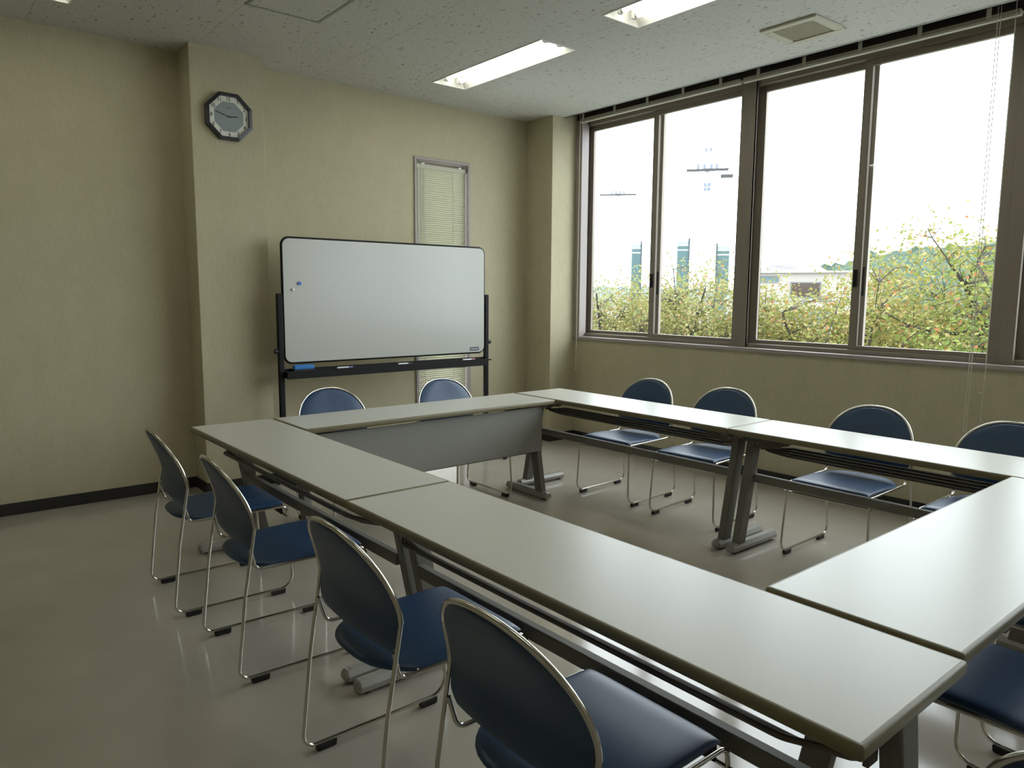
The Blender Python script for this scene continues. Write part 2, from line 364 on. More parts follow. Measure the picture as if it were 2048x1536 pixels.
# ------------------------------------------------------------------ ceiling fittings
def light(k, label):
    x0, x1, y0, y1 = LIGHTS[k]; t = thing('ceiling_light', label, 'ceiling light', ((x0+x1)/2, (y0+y1)/2, ZC), 0, 'recessed fluorescent lights')
    hx, hy = (x1-x0)/2, (y1-y0)/2
    # sloped white reflector pan
    a = [(-hx, -hy, -.002), (hx, -hy, -.002), (hx, hy, -.002), (-hx, hy, -.002)]; b = [(-hx*.62, -hy+.02, .085), (hx*.62, -hy+.02, .085), (hx*.62, hy-.02, .085), (-hx*.62, hy-.02, .085)]
    m = MB()
    for i in range(4): m.quad(a[i], a[(i+1) % 4], b[(i+1) % 4], b[i])
    m.quad(*b)
    m.build('reflector_pan', M['refl'], t)
    r = MB()
    for (p, q) in (((-hx-.010, -hy-.010), (-hx, hy+.010)), ((hx, -hy-.010), (hx+.010, hy+.010)), ((-hx, -hy-.010), (hx, -hy)), ((-hx, hy), (hx, hy+.010))): r.box((*p, -.004), (*q, .0))
    r.build('rim', M['refl'], t)
    for x in (-.062, .062):
        tb = MB().cyl((x, -hy+.055, .030), (x, hy-.055, .030), .0155, 14).build('tube', M['tube'], t, smooth=True)
        for s in (-1, 1):
            MB().box((x-.018, s*(hy-.045)-.011, .012), (x+.018, s*(hy-.045)+.011, .084)).build('socket', M['cap'], t, bevel=.004)
            MB().cyl((x, s*(hy-.055), .030), (x, s*(hy-.072), .030), .0163, 14).build('tube_cap', M['edge_al'], tb, smooth=True)
    return t
light(0, 'lit recessed twin tube ceiling light nearest the whiteboard wall')
light(1, 'lit recessed twin tube ceiling light cut by the top edge near the square vent')
light(2, 'lit recessed twin tube ceiling light over the near tables, unseen, added to light the room')  # unseen fixture, put in for the room illumination
light(3, 'lit recessed ceiling light of which one corner shows above the blank back wall')
light(4, 'lit recessed ceiling light above the left chairs, unseen, added to light the room')  # this and the next fixture are unseen, added for their light
light(5, 'lit recessed ceiling light above where the photographer stands, unseen, added to light the room')

v = thing('ceiling_vent', 'cream square air vent in the ceiling near the windows', 'vent', (3.268, -1.555, ZC))
m = MB(); H = .185
for (p, q) in (((-H, -H), (-H+.05, H)), ((H-.05, -H), (H, H)), ((-H+.05, -H), (H-.05, -H+.05)), ((-H+.05, H-.05), (H-.05, H))): m.box((*p, -.016), (*q, 0))
m.build('vent_frame', M['vent'], v, bevel=.006)
m = MB(); m.box((-H+.05, -H+.05, -.004), (H-.05, H-.05, 0))
for i in range(22): m.box((-H+.052, -H+.056+i*.0125, -.010), (H-.052, -H+.060+i*.0125, -.004))
for i in range(22): m.box((-H+.056+i*.0125, -H+.052, -.0095), (-H+.060+i*.0125, H-.052, -.004))
m.build('grille', M['ventg'], v, weld=False)

h = thing('ceiling_hatch', 'square ceiling access hatch with dull metal frame', 'hatch', (.717, .065, ZC))
m = MB(); H = .228
for (p, q) in (((-H, -H), (-H+.020, H)), ((H-.020, -H), (H, H)), ((-H+.020, -H), (H-.020, -H+.020)), ((-H+.020, H-.020), (H-.020, H))): m.box((*p, -.004), (*q, 0))
m.build('hatch_frame', M['hatchf'], h, bevel=.001)
MB().box((-H+.022, -H+.022, -.0025), (H-.022, H-.022, 0)).build('hatch_panel', M['ceil'], h)

# ------------------------------------------------------------------ wall clock
ck = thing('wall_clock', 'octagonal black framed wall clock on the pillar showing about thirteen to three', 'clock', (.672, 1.175, 2.606))
def octo(a): return [(a/math.cos(PI/8)*math.cos(PI/8+i*PI/4), a/math.cos(PI/8)*math.sin(PI/8+i*PI/4)) for i in range(8)]
def octring(mb, a0, a1, y0, y1, ya=None):
    o0, o1 = octo(a0), octo(a1); ya = y1 if ya is None else ya
    for i in range(8):
        j = (i+1) % 8
        q = lambda p, y: (p[0], y, p[1])
        mb.quad(q(o0[i], y0), q(o0[j], y0), q(o0[j], y1), q(o0[i], y1))
        mb.quad(q(o0[i], y1), q(o0[j], y1), q(o1[j], ya), q(o1[i], ya))
        mb.quad(q(o1[i], ya), q(o1[j], ya), q(o1[j], y0), q(o1[i], y0))
    return mb
m = octring(MB(), .155, .134, 0, -.036, -.042); octring(m, .134, .132, -.004, -.040, -.026); m.build('case', M['cframe'], ck)
octring(MB(), .133, .098, -.004, -.022).build('numeral_ring', M['cring'], ck)
MB().prism([(x, z) for x, z in octo(.0985)], 1, -.0215, -.004).build('dial', M['cdial'], ck)
dg = bpy.context.evaluated_depsgraph_get()
def text_mesh(s, size):
    c = bpy.data.curves.new('numeral', 'FONT'); c.body = s; c.size = size; c.align_x = 'CENTER'; c.align_y = 'CENTER'; c.extrude = .0004; c.offset = .0002
    o = bpy.data.objects.new('numeral', c); COL.objects.link(o); bpy.context.view_layer.update()
    me = bpy.data.meshes.new_from_object(o.evaluated_get(bpy.context.evaluated_depsgraph_get())); bpy.data.objects.remove(o); bpy.data.curves.remove(c)
    me.materials.clear(); me.materials.append(M['ink']); me.name = 'numeral'; return me
for i in range(1, 13):
    o = bpy.data.objects.new('numeral', text_mesh(str(i), .036)); COL.objects.link(o); o.parent = ck
    a = PI/2-i*PI/6; rr = .1165/max(abs(math.cos(a-round(a/(PI/4))*PI/4)), .9)
    o.location = (rr*math.cos(a), -.0232, rr*math.sin(a)); o.rotation_euler = (PI/2, 0, 0); o.scale = (.82, 1, 1)
def hand(name, ang, L, back, w_, y):
    d = Vector((math.sin(ang), 0, math.cos(ang))); n = Vector((d.z, 0, -d.x)); mb = MB()
    for yy in (y,):
        p = [d*-back+n*w_*.6, d*-back-n*w_*.6, d*L*.8-n*w_, d*L-n*w_*.3, d*L+n*w_*.3, d*L*.8+n*w_]
        A = [mb.bm.verts.new(q+Vector((0, yy, 0))) for q in p]; B = [mb.bm.verts.new(q+Vector((0, yy-.001, 0))) for q in p]
        mb.bm.faces.new(A); mb.bm.faces.new(B[::-1])
        for i in range(6): mb.bm.faces.new((A[i], A[(i+1) % 6], B[(i+1) % 6], B[i]))
    return mb.build(name, M['ink'], ck)
hand('hour_hand', math.radians(84), .062, .012, .0034, -.0235)
hand('minute_hand', math.radians(287), .098, .016, .0024, -.0255)
MB().cyl((0, -.0215, 0), (0, -.0285, 0), .005, 12).build('hand_boss', M['ink'], ck)
m = MB()
for i in range(5): m.box((-.014+i*.006, -.0222, .057), (-.010+i*.006, -.0215, .0615))
m.build('dial_mark', M['ink'], ck, weld=False)

# ------------------------------------------------------------------ tables
def tabletop(t, L=1.8, D=.45):
    hl = L/2; e = .009
    MB().box((-hl+e, e, .671), (hl-e, D-e, .7)).build('tabletop', M['top'], t, bevel=.0015)
    prof = [(.0, .6995), (.003, .6998), (.0068, .6975), (.009, .692), (.009, .678), (.0068, .6725), (.003, .6702), (.0, .6705)]  # offset outwards, z
    path = []
    for (cx, cy, a0) in ((hl-e, e, -PI/2), (hl-e, D-e, 0), (-hl+e, D-e, PI/2), (-hl+e, e, PI)):
        for k in range(5):
            a = a0+k*PI/8; path.append((cx, cy, math.cos(a), math.sin(a)))
    mb = MB(); R = []
    for (x, y, nx, ny) in path: R.append([mb.bm.verts.new((x+nx*o, y+ny*o, z)) for o, z in prof])
    n = len(R)
    for i in range(n):
        for k in range(len(prof)): mb.bm.faces.new((R[i][k], R[(i+1) % n][k], R[(i+1) % n][(k+1) % len(prof)], R[i][(k+1) % len(prof)]))
    mb.build('edge_band', M['band'], t, smooth=True, weld=False)
def make_table(name, label, loc, rz, panel=False, group=None):
    t = thing(name, label, 'table', loc, rz, group); tabletop(t)
    for s in (-1, 1):
        x = s*.855
        lean = Matrix.Identity(4)
        A = [(.055, .045), (.125, .045), (.248, .66), (.172, .66)]
        leg = MB().prism([(y, z) for y, z in A], 0, x-.0225, x+.0225).build('leg', M['steel'], t, bevel=.007, seg=3)
        hexp = [(-.030, .016), (-.030, .034), (-.016, .054), (.016, .054), (.030, .034), (.030, .016), (.022, .010), (-.022, .010)]
        f = MB(); A_ = []
        for (y, sc) in ((.006, .8), (.014, 1), (.436, 1), (.444, .8)): A_.append([f.bm.verts.new((x+p[0]*sc, y, .032+(p[1]-.032)*sc)) for p in hexp])
        for i in range(3):
            for k in range(8): f.bm.faces.new((A_[i][k], A_[i][(k+1) % 8], A_[i+1][(k+1) % 8], A_[i+1][k]))
        f.bm.faces.new(A_[0]); f.bm.faces.new(A_[3])
        foot = f.build('foot', M['foot'], leg)
        for y in (.035, .415): MB().box((x-.009, y-.007, .053), (x+.009, y+.007, .0555)).build('foot_plug', M['foot'], leg)
        for y in (.045, .405):
            MB().cyl((x, y, 0), (x, y, .014), .014, 14).build('adjuster', M['blackp'], leg, smooth=True)
        # fold hinge under the top: channel across the table and a dark gusset along it
        MB().box((x-.025, .05, .645), (x+.025, .40, .671)).build('top_rail', M['steel'], t, bevel=.003)
        MB().prism([(x-s*.02, .668), (x-s*.235, .668), (x-s*.212, .625), (x-s*.17, .600), (x-s*.06, .584), (x-s*.02, .584)], 1, .165, .172).prism([(x-s*.02, .668), (x-s*.235, .668), (x-s*.212, .625), (x-s*.17, .600), (x-s*.06, .584), (x-s*.02, .584)], 1, .245, .252).build('fold_bracket', M['shelf'], t)
        MB().cyl((x-s*.045, .162, .612), (x-s*.045, .256, .612), .005, 8).build('hinge_bolt', M['chrome'], t, smooth=True)
    MB().box((-.834, .176, .386), (.834, .208, .432)).build('beam', M['steel'], t, bevel=.004)
    # narrow document rack of steel rods, tilted towards the middle, drawn in at its ends to brackets under the top
    m = MB(); rods = [(.339, .5745), (.318, .5635), (.297, .5525), (.277, .5415)]
    for y, z in rods: m.tube(fillet([(-.835, .262, .570), (-.80, .266+(y-.277)*.12, .553+(z-.535)*.3), (-.70, y, z), (.70, y, z), (.80, .266+(y-.277)*.12, .553+(z-.535)*.3), (.835, .262, .570)], [.03, .06, .06, .03], 4), .0072, 8)
    A = [(.341, .5705), (.279, .5375), (.276, .5425), (.338, .5755)]
    m.prism(A, 0, -.69, .69)
    m.build('shelf', M['shelf'], t, weld=False)
    for s in (-1, 1): MB().box((s*.835-.006, .245, .560), (s*.835+.006, .285, .648)).build('shelf_hanger', M['shelf'], t, bevel=.002)
    if panel:
        m = MB().box((-.822, .046, .345), (.822, .051, .655)).box((-.822, .046, .345), (.822, .062, .349)).box((-.822, .046, .345), (-.819, .062, .655)).box((.819, .046, .345), (.822, .062, .655))
        for s in (-1, 1): m.box((s*.60-.02, .051, .40), (s*.60+.02, .156, .43))
        m.build('modesty_panel', M['panel'], t)
    return t
G = 'meeting tables set in a square'
t0 = make_table('folding_table', 'folding table with grey modesty panel, in front of the whiteboard', (1.356, -.45, 0), 0, True, G)
t1 = make_table('folding_table', 'light grey folding table at the far end of the row before the blank wall', (.45, -.9, 0), PI/2, False, G)
def put(src, label, loc, rz):
    c = dup(src); c['label'] = label; c.location = loc; c.rotation_euler = (0, 0, rz); return c
put(t1, 'nearest folding table, its outer corner at the bottom edge of the frame', (.45, -2.704, 0), PI/2)
put(t1, 'folding table along the windows reaching the corner by the column', (2.271, -.9, 0), -PI/2)
put(t1, 'folding table along the windows meeting the cross table on the right', (2.271, -2.704, 0), -PI/2)
put(t1, 'cross table on the right, closing the square in front of the camera', (1.3695, -3.139, 0), PI)

# ------------------------------------------------------------------ chairs
def hoop_u(z): return -.191-.094*(max(z-.58, 0)/.225)**1.5 if z > .58 else -.191-.035*(.58-z)/.1*1.9*.1/.1*.1 - .0
ZH, HB, HH = .578, .236, .228
def hoop_pt(th, off=0.):
    n = 2.0/2.25; c, s_ = math.cos(th), math.sin(th)
    v = (HB-off)*math.copysign(abs(c)**n, c); z = ZH+(HH-off)*abs(s_)**n
    return v, z
def make_chair(label, loc, rz, group):
    t = thing('stacking_chair', label, 'chair', loc, rz, group)
    R = .0062
    for s in (-1, 1):
        pts = [(-.206, s*.2235, .500), (-.186, s*.216, .4185), (.247, s*.217, .4165), (.262, s*.2325, .0235), (-.268, s*.2325, .0235), (-.232, s*.2325, .339), (-.191, s*.236, .582)]
        fr = MB().tube(fillet(pts, [.032, .030, .062, .040, .05, ], 8), R, 10).build('sled_leg', M['chrome'], t, smooth=True)
        for u in (-.19, .19):
            MB().prism([(u-.032, .004), (u-.026, 0), (u+.026, 0), (u+.032, .004), (u+.034, .022), (u-.034, .022)], 1, s*.2325-.0095, s*.2325+.0095).build('glide', M['blackp'], fr, bevel=.002)
    N = 40; hp = []
    for i in range(N+1):
        v, z = hoop_pt(PI*i/N); hp.append((hoop_u(z), v, z))
    MB().tube(hp, .0072, 10).build('back_hoop', M['chrome'], t, smooth=True)
    MB().cyl((.2475, -.2325, .366), (.2475, .2325, .366), .0055, 10).build('crossbar', M['chrome'], t, smooth=True)
    MB().cyl((-.12, -.216, .414), (-.12, .216, .414), .0055, 8).build('crossbar', M['chrome'], t, smooth=True)
    # backrest: padded shell filling the hoop
    rows = []; NZ, NV = 26, 18
    F_, B_ = [], []
    for i in range(NZ+1):
        q = i/NZ
        if q < .30: z = .492+(ZH-.492)*q/.30; wv = HB-.0075; wv -= .030*(1-min(1, (z-.492)/.04))**2
        else:
            th = (q-.30)/.70*PI/2; v, z = hoop_pt(th, .0070); wv = abs(v)
        rf, rb = [], []
        for j in range(NV+1):
            p = -1+2*j/NV; p = math.sin(p*PI/2); v = wv*p
            ed = 1-abs(p)**5; ez = min(1, (1-q)/.10)**.5 if q > .9 else min(1, .35+q/.06*.65)
            u0 = hoop_u(z)-.011*(1-p*p)*min(1, (1-q)*3)
            rf.append((u0+.003+.014*ed*ez, v, z)); rb.append((u0-.003-.006*ed*ez, v, z))
        F_.append(rf); B_.append(rb)
    mb = MB(); mb.grid(F_); mb.grid(B_)
    for i in range(NZ):
        for j in (0, NV): mb.quad(F_[i][j], F_[i+1][j], B_[i+1][j], B_[i][j])
    for j in range(NV): mb.quad(F_[0][j], F_[0][j+1], B_[0][j+1], B_[0][j])
    mb.build('backrest', M['blue'], t, smooth=True)
    # seat: flat upholstered pad, rounded at the rear where it passes under the backrest
    zt_ = lambda u: .4405-.010*math.exp(-((u+.10)/.10)**2)-.10*max(u-.19, 0)**1.3-.05*max(-.19-u, 0)
    T_, U_ = [], []; NU, NW = 26, 18
    for i in range(NU+1):
        q = .5-.5*math.cos(PI*i/NU); rt, ru = [], []
        for j in range(NW+1):
            p = math.sin((-1+2*j/NW)*PI/2); ur = -.226+.115*abs(p)**3.2; uf = .243-.006*abs(p)**6
            u = uf+(ur-uf)*q; hh = .0145*(1-abs(2*q-1)**12)**.5*(1-abs(p)**14)**.5
            zc = zt_(u)-.0145; rt.append((u, .207*p, zc+hh)); ru.append((u, .207*p, zc-hh))
        T_.append(rt); U_.append(ru)
    mb = MB(); mb.grid(T_); mb.grid(U_); mb.build('seat', M['blue'], t, smooth=True)
    MB().box((-.10, -.195, .410), (.235, .195, .4205)).box((.226, -.198, .374), (.236, .198, .4205)).build('seat_underside', M['under'], t, bevel=.003)
    return t
D = math.radians
GL, GR, GB, GF = 'chairs along the blank wall side', 'chairs along the windows', 'chairs in front of the whiteboard', 'chairs at the near cross table'
c0 = make_chair('blue chair before the blank wall, farthest of the four backs on that side', (-.047, -.585, 0), D(-1.8), GL)
def chair(label, loc, deg, group):
    c = dup(c0); c['label'] = label; c['group'] = group; c.location = (*loc, 0); c.rotation_euler = (0, 0, D(deg)); return c
chair('blue chair before the blank wall, second from the pillar', (-.024, -1.315), -2, GL)
chair('blue chair before the blank wall, third from the pillar, above two grey table feet', (-.020, -2.295), 0, GL)
chair('blue chair with the largest back, in the foreground at the bottom edge', (-.028, -3.0), 0, GL)
chair('blue chair on the window side nearest the corner column', (2.752, -.665), 182.7, GR)
chair('blue chair on the window side, second from the corner column', (2.757, -1.324), 184, GR)
chair('blue chair on the window side, third from the corner, beyond the pair of table legs', (2.737, -2.267), 181, GR)
chair('blue chair on the window side cut off by the right edge of the frame', (2.74, -2.93), 180, GR)
chair('blue chair below the eraser, its back showing over the panelled table', (.935, .014), -90, GB)
chair('blue chair in front of the narrow blind, its back showing over the panelled table', (1.81, .014), -90, GB)
chair('blue chair whose seat shows below the near corner of the cross table', (1.0, -3.608), 90, GF)
chair('blue chair at the cross table of which only a sliver of seat shows', (1.643, -3.620), 90, GF)
chair('blue chair of which only the chrome hoop tip shows in the bottom corner', (.35, -3.95), 3, GF)

# ------------------------------------------------------------------ whiteboard
wb = thing('whiteboard', 'mobile whiteboard with black stand in front of the back wall', 'whiteboard', (1.845, 1.0, 0))
def rrect(hx, z0, z1, r, n=6):
    P = []
    for cx, cz, a0 in ((hx-r, z0+r, -PI/2), (hx-r, z1-r, 0), (-hx+r, z1-r, PI/2), (-hx+r, z0+r, PI)):
        for k in range(n+1):
            a = a0+k*PI/2/n; P.append((cx+r*math.cos(a), cz+r*math.sin(a)))
    return P
BZ0, BZ1 = .912, 1.806
bd = MB().prism(rrect(.893, BZ0+.006, BZ1-.006, .05), 1, -.012, .012).build('board', M['board'], wb)
MB().tube([(x, 0, z) for x, z in rrect(.896, BZ0+.003, BZ1-.003, .053)], .0112, 8, closed=True).build('rim', M['stand'], bd, smooth=True)
pl = MB().box((.744, -.0145, .931), (.835, -.012, .961)).build('nameplate', M['label'], bd)
m = MB()
for i in range(7): m.box((.752+i*.011, -.0152, .940), (.759+i*.011, -.0145, .952))
m.build('nameplate_marks', M['lettr'], pl, weld=False)
for s in (-1, 1):
    x = s*.925
    MB().box((x-.020, -.016, .05), (x+.020, .016, 1.41)).build('post', M['stand'], wb, bevel=.006)
    MB().cyl((x-s*.03, 0, 1.36), (x, 0, 1.36), .012, 12).build('pivot', M['stand'], wb, smooth=True)
    MB().cyl((x+s*.020, 0, 1.0), (x+s*.045, 0, 1.0), .017, 14).build('knob', M['blackp'], wb, smooth=True)
    ft = MB().box((x-.02, -.30, .045), (x+.02, .15, .075)).build('stand_foot', M['stand'], wb, bevel=.006)
    for y in (-.27, .12):
        c = MB().cyl((x-.010, y, .024), (x+.010, y, .024), .024, 16).build('caster', M['blackp'], ft, smooth=True)
MB().box((-.905, -.052, .806), (.905, .012, .812)).box((-.905, -.058, .800), (.905, -.052, .857)).box((-.905, .006, .806), (.905, .012, .870)).box((-.905, -.052, .845), (.905, .006, .850)).build('tray', M['stand'], wb, bevel=.002)
MB().box((.905, -.052, .842), (.945, -.030, .852)).build('tray_end', M['stand'], wb)
TZ = .8508
e = thing('board_eraser', 'blue felt board eraser lying on the whiteboard tray', 'eraser', (1.078, .967, TZ))
MB().box((-.078, -.012, 0), (.078, .030, .014)).build('felt_pad', M['blackp'], e)
MB().box((-.078, -.012, .012), (.078, .030, .046)).build('grip', M['eraser'], e, bevel=.011, seg=3)
def marker(label, x, capm, z=TZ):
    t = thing('board_marker', label, 'marker', (x, .963, z+.0075), 0, 'markers on the whiteboard tray')
    MB().cyl((-.062, 0, 0), (.028, 0, 0), .0075, 12).build('barrel', M['markerw'], t, smooth=True)
    MB().cyl((.028, 0, 0), (.066, 0, 0), .0075, 12).build('marker_cap', M[capm], t, smooth=True)
marker('whiteboard marker with violet cap on the tray right of the eraser', 1.40, 'markerp')
marker('whiteboard marker with black cap near the middle of the tray', 1.925, 'markerk')
marker('whiteboard marker with pink cap at the window end of the tray', 2.555, 'markerr')
tag(MB().cyl((1.068, .988, 1.483), (1.068, .976, 1.483), .0125, 18).build('magnet', M['magblue'], smooth=True), 'small round blue magnet on the whiteboard', 'magnet')
tag(MB().cyl((1.021, .988, 1.440), (1.021, .977, 1.440), .0105, 18).build('magnet', M['magwhite'], smooth=True), 'small round white magnet on the whiteboard', 'magnet')
tag(MB().box((XW-.0015, -2.503, .831), (XW+.0005, -2.470, .836)).build('tape_scrap', M['scuff']), 'scrap of pale tape stuck to the wall under the window sill', 'tape')

# ------------------------------------------------------------------ outdoors
GZ = -4.3
struct(MB().box((5.0, -160, GZ-.3), (330, 330, GZ)).build('ground', M['concrete']))
struct(MB().box((4.06, -30, GZ), (4.20, YF, 4.2)).box((4.06, 1.58, GZ), (4.20, 20, 4.2)).box((4.0, -30, GZ), (4.20, 20, -.2)).build('wall_outside', M['render']))
CAM = Vector((-1.1333, -4.0869, 1.4198))
def polar(az, dist, z=0):
    a = math.radians(az); return Vector((CAM.x+math.cos(a)*dist, CAM.y+math.sin(a)*dist, z))
def tree(label, base, top, rad, leafm, seed, nclu, leaf=.060, squash=.75, lean=(0, 0), per=58, low=-.25, extra=()):
    rng = random.Random(seed)
    t = thing('tree', label, 'tree', base, 0, 'trees outside the windows')
    Ht = top-base.z
    br = MB(); tips = []
    fork = Vector((lean[0]*.35, lean[1]*.35, Ht*.50))
    br.tube([(0, 0, 0), (fork.x*.4, fork.y*.4, fork.z*.5), fork], .15, 9, r2=.10)
    limbs = []
    nl = 8
    for i in range(nl):
        a = 2*PI*i/nl+rng.uniform(-.3, .3); rr = rad*rng.uniform(.55, .95); hz = Ht*rng.uniform(.72, .96)
        e = Vector((lean[0]+math.cos(a)*rr, lean[1]+math.sin(a)*rr, hz)); m1 = fork.lerp(e, .35)+Vector((rng.uniform(-.2, .2), rng.uniform(-.2, .2), -.12*rr)); m2 = fork.lerp(e, .7)+Vector((rng.uniform(-.2, .2), rng.uniform(-.2, .2), .05))
        pl_ = [fork, m1, m2, e]; br.tube(pl_, .065, 7, r2=.014); limbs += [(m1, .03), (m2, .022), (e, .012), (m1.lerp(m2, .5), .028), (m2.lerp(e, .5), .016)]
    for path, r0 in extra:
        pts = [polar(*q)-base for q in path]; br.tube(fillet(pts, .4, 3), r0, 8, r2=.008); limbs += [(p, .015) for p in pts[1:]]
    lf = MB(); cz = Ht-1.55
    k = 0
    while k < nclu:
        while True:
            p = Vector((rng.uniform(-1, 1), rng.uniform(-1, 1), rng.uniform(-.75, 1)))
            if .2 < p.length < 1: break
        c = Vector((lean[0]+p.x*rad, lean[1]+p.y*rad, cz+p.z*1.45*squash/.75))
        c += Vector((0, 0, .35*noise.noise(c*1.1+Vector((seed, 0, 0)))))
        if base.z+c.z < low: continue
        k += 1
        b = min(limbs, key=lambda l: (l[0]-c).length)
        mid = b[0].lerp(c, .5)+Vector((rng.uniform(-.1, .1), rng.uniform(-.1, .1), .08))
        br.tube([b[0], mid, c], min(b[1]*.55, .013), 5, r2=.003, cap=False)
        dirv = (c-b[0]); dirv = dirv.normalized() if dirv.length > .01 else Vector((0, 0, 1))
        for j in range(per):
            tt = rng.gauss(0, .22); q = c+dirv*tt+Vector((rng.gauss(0, .20), rng.gauss(0, .20), rng.gauss(0, .115)))
            L = leaf*rng.uniform(.65, 1.25); eu = Euler((rng.gauss(0, .7), rng.gauss(.35, .6), rng.uniform(0, 2*PI)))
            X = eu.to_matrix() @ Vector((L, 0, 0)); Y = eu.to_matrix() @ Vector((0, L*.34, 0)); Z = eu.to_matrix() @ Vector((0, 0, L*.10))
            v0, v1, v2, v3 = (lf.bm.verts.new(x) for x in (q, q+X*.5+Y+Z, q+X, q+X*.5-Y+Z))
            lf.bm.faces.new((v0, v1, v2)); lf.bm.faces.new((v0, v2, v3))
    br.build('branches', M['bark'], t, smooth=True, weld=False)
    lf.build('foliage', M[leafm], t, weld=False)
    return t
def base_at(az, d): return polar(az, d, GZ)
tree('bushy yellow green tree seen through the window pane nearest the corner', base_at(43.0, 15.5), 1.68, 2.4, 'leafB', 11, 430)
tree('tall olive tree seen through the second pane from the corner', base_at(37.0, 13.8), 2.05, 1.9, 'leafB', 22, 420,
     extra=((((38.0, 13.2, .4), (37.95, 13.2, 1.3), (38.2, 13.1, 1.85)), .03), (((38.0, 13.2, .5), (36.6, 13.1, 1.0), (35.2, 13.0, 1.2)), .022)))
tree('low tree with gaps in front of the white building', base_at(30.2, 13.6), 1.32, 1.9, 'leafA', 33, 320)
tree('tallest bright green tree seen through the pane next to the hanging cords', base_at(18.6, 11.6), 2.42, 1.75, 'leafA', 44, 290, lean=(0, .15),
     extra=((((17.1, 11.2, .2), (17.7, 11.0, 1.10), (19.0, 10.9, 1.56), (20.1, 10.8, 1.88), (21.1, 10.7, 2.15)), .05), (((19.0, 10.9, 1.56), (18.5, 10.8, 1.80), (18.05, 10.7, 2.02)), .022), (((17.7, 11.0, 1.0), (19.6, 10.8, .95), (21.8, 10.6, 1.02), (24.0, 10.4, 1.25)), .03), (((24.6, 10.9, .5), (24.3, 10.9, 1.1), (24.1, 10.8, 1.6)), .018)))
tree('yellowish tree in front of the right end of the white building', base_at(25.6, 12.8), 1.62, 1.45, 'leafA', 55, 210)
tree('bright green tree hidden in part by the window mullion on the far right', base_at(13.0, 11.0), 2.2, 2.0, 'leafC', 66, 260)
tree('green tree low above the sill, behind the hanging cords', base_at(21.2, 14.6), 1.25, 2.2, 'leafC', 77, 260)

# forested hills, aerial haze put into their colours
def hill(name, label, m, az0, az1, d0, d1, prof, bump, seed, n=240):
    mb = MB(); P = []
    for i in range(n+1):
        a = az0+(az1-az0)*i/n; row = []
        for j in range(45):
            q = j/44; d = d0+(d1-d0)*q; el = prof(a)
            pk = math.sin(min(q*1.25, 1)*PI/2)**.8
            z = GZ+(1.42+d1*.72*math.tan(math.radians(el))-GZ)*pk
            p = polar(a, d, z); nv = noise.noise(Vector((p.x, p.y, seed))*(1/bump[0]))+.6*noise.noise(Vector((p.x, p.y, seed+9))*(2.3/bump[0]))
            p.z += abs(nv)*bump[1]*(.3+.7*pk); row.append(p)
        P.append(row)
    mb.grid(P); return tag(mb.build(name, m, smooth=True), label, 'hill')
def lin(pts):
    def f(a):
        for (x0, y0), (x1, y1) in zip(pts, pts[1:]):
            if x0 <= a <= x1: return y0+(y1-y0)*(a-x0)/(x1-x0)
        return pts[0][1] if a < pts[0][0] else pts[-1][1]
    return f
hill('tree_covered_hill', 'green forested hill rising behind the white building', M['forest'], 9, 30.5, 120, 210, lin([(9, 3.3), (16, 3.5), (20, 3.5), (22.5, 3.35), (24.8, 3.0), (26.5, 2.3), (28.6, 1.5), (30.5, -1)]), (4.5, 2.6), 1.3)
hill('tree_covered_hill', 'darker hill crest showing above the tallest tree', M['forest2'], 8, 24, 230, 340, lin([(8, 4.7), (17.7, 4.1), (20, 3.7), (22, 3.0), (24, 0)]), (7, 3), 4.7)
hill('wooded_ridge', 'low hazy wooded ridge on the skyline beyond the glass screens', M['forest3'], 31, 62, 240, 330, lin([(31, .0), (38, .1), (45, .3), (62, .6)]), (9, 3), 8.1)

# white building with skylight frame on its roof
D0 = 42.
bp = polar(28.35, D0, GZ); rz = math.radians(28.35-90)   # local x runs to the viewer's right, local y away
bu = thing('building', 'low white building with sloping skylight ribs on its roof', 'building', bp, rz)
zt = lambda el: CAM.z+D0*math.tan(math.radians(el))-GZ
m = MB().box((-3.9, 0, 0), (3.3, 12, zt(1.62))).build('main_block', M['render'], bu)
MB().box((-4.0, -.2, zt(1.62)), (3.4, 12.2, zt(1.62)+.10)).build('parapet', M['render2'], bu)
MB().box((-4.2, -1.6, 0), (3.6, 0, zt(-.35))).build('front_block', M['render2'], bu)
MB().box((-4.3, -1.75, zt(-.35)), (3.7, .0, zt(-.35)+.1)).build('ledge', M['render'], bu)
for (x0, x1, e0, e1, mm) in ((-3.1, -1.75, .98, 1.32, 'bglass'), (-1.05, .35, -.10, .88, 'dglass'), (2.0, 2.7, .1, .85, 'dglass'), (-3.4, -1.6, -1.9, -1.0, 'bglass'), (-.8, 1.0, -1.9, -1.0, 'bglass')):
    y = 0 if e0 > -.2 else -1.6
    f = MB(); za, zb = zt(e0), zt(e1); f.box((x0-.06, y-.03, za-.06), (x1+.06, y+.02, za)).box((x0-.06, y-.03, zb), (x1+.06, y+.02, zb+.06)).box((x0-.06, y-.03, za), (x0, y+.02, zb)).box((x1, y-.03, za), (x1+.06, y+.02, zb))
    wf = f.build('window', M['roofm'], bu); MB().box((x0, y-.012, za), (x1, y+.01, zb)).build('pane', M[mm], wf)
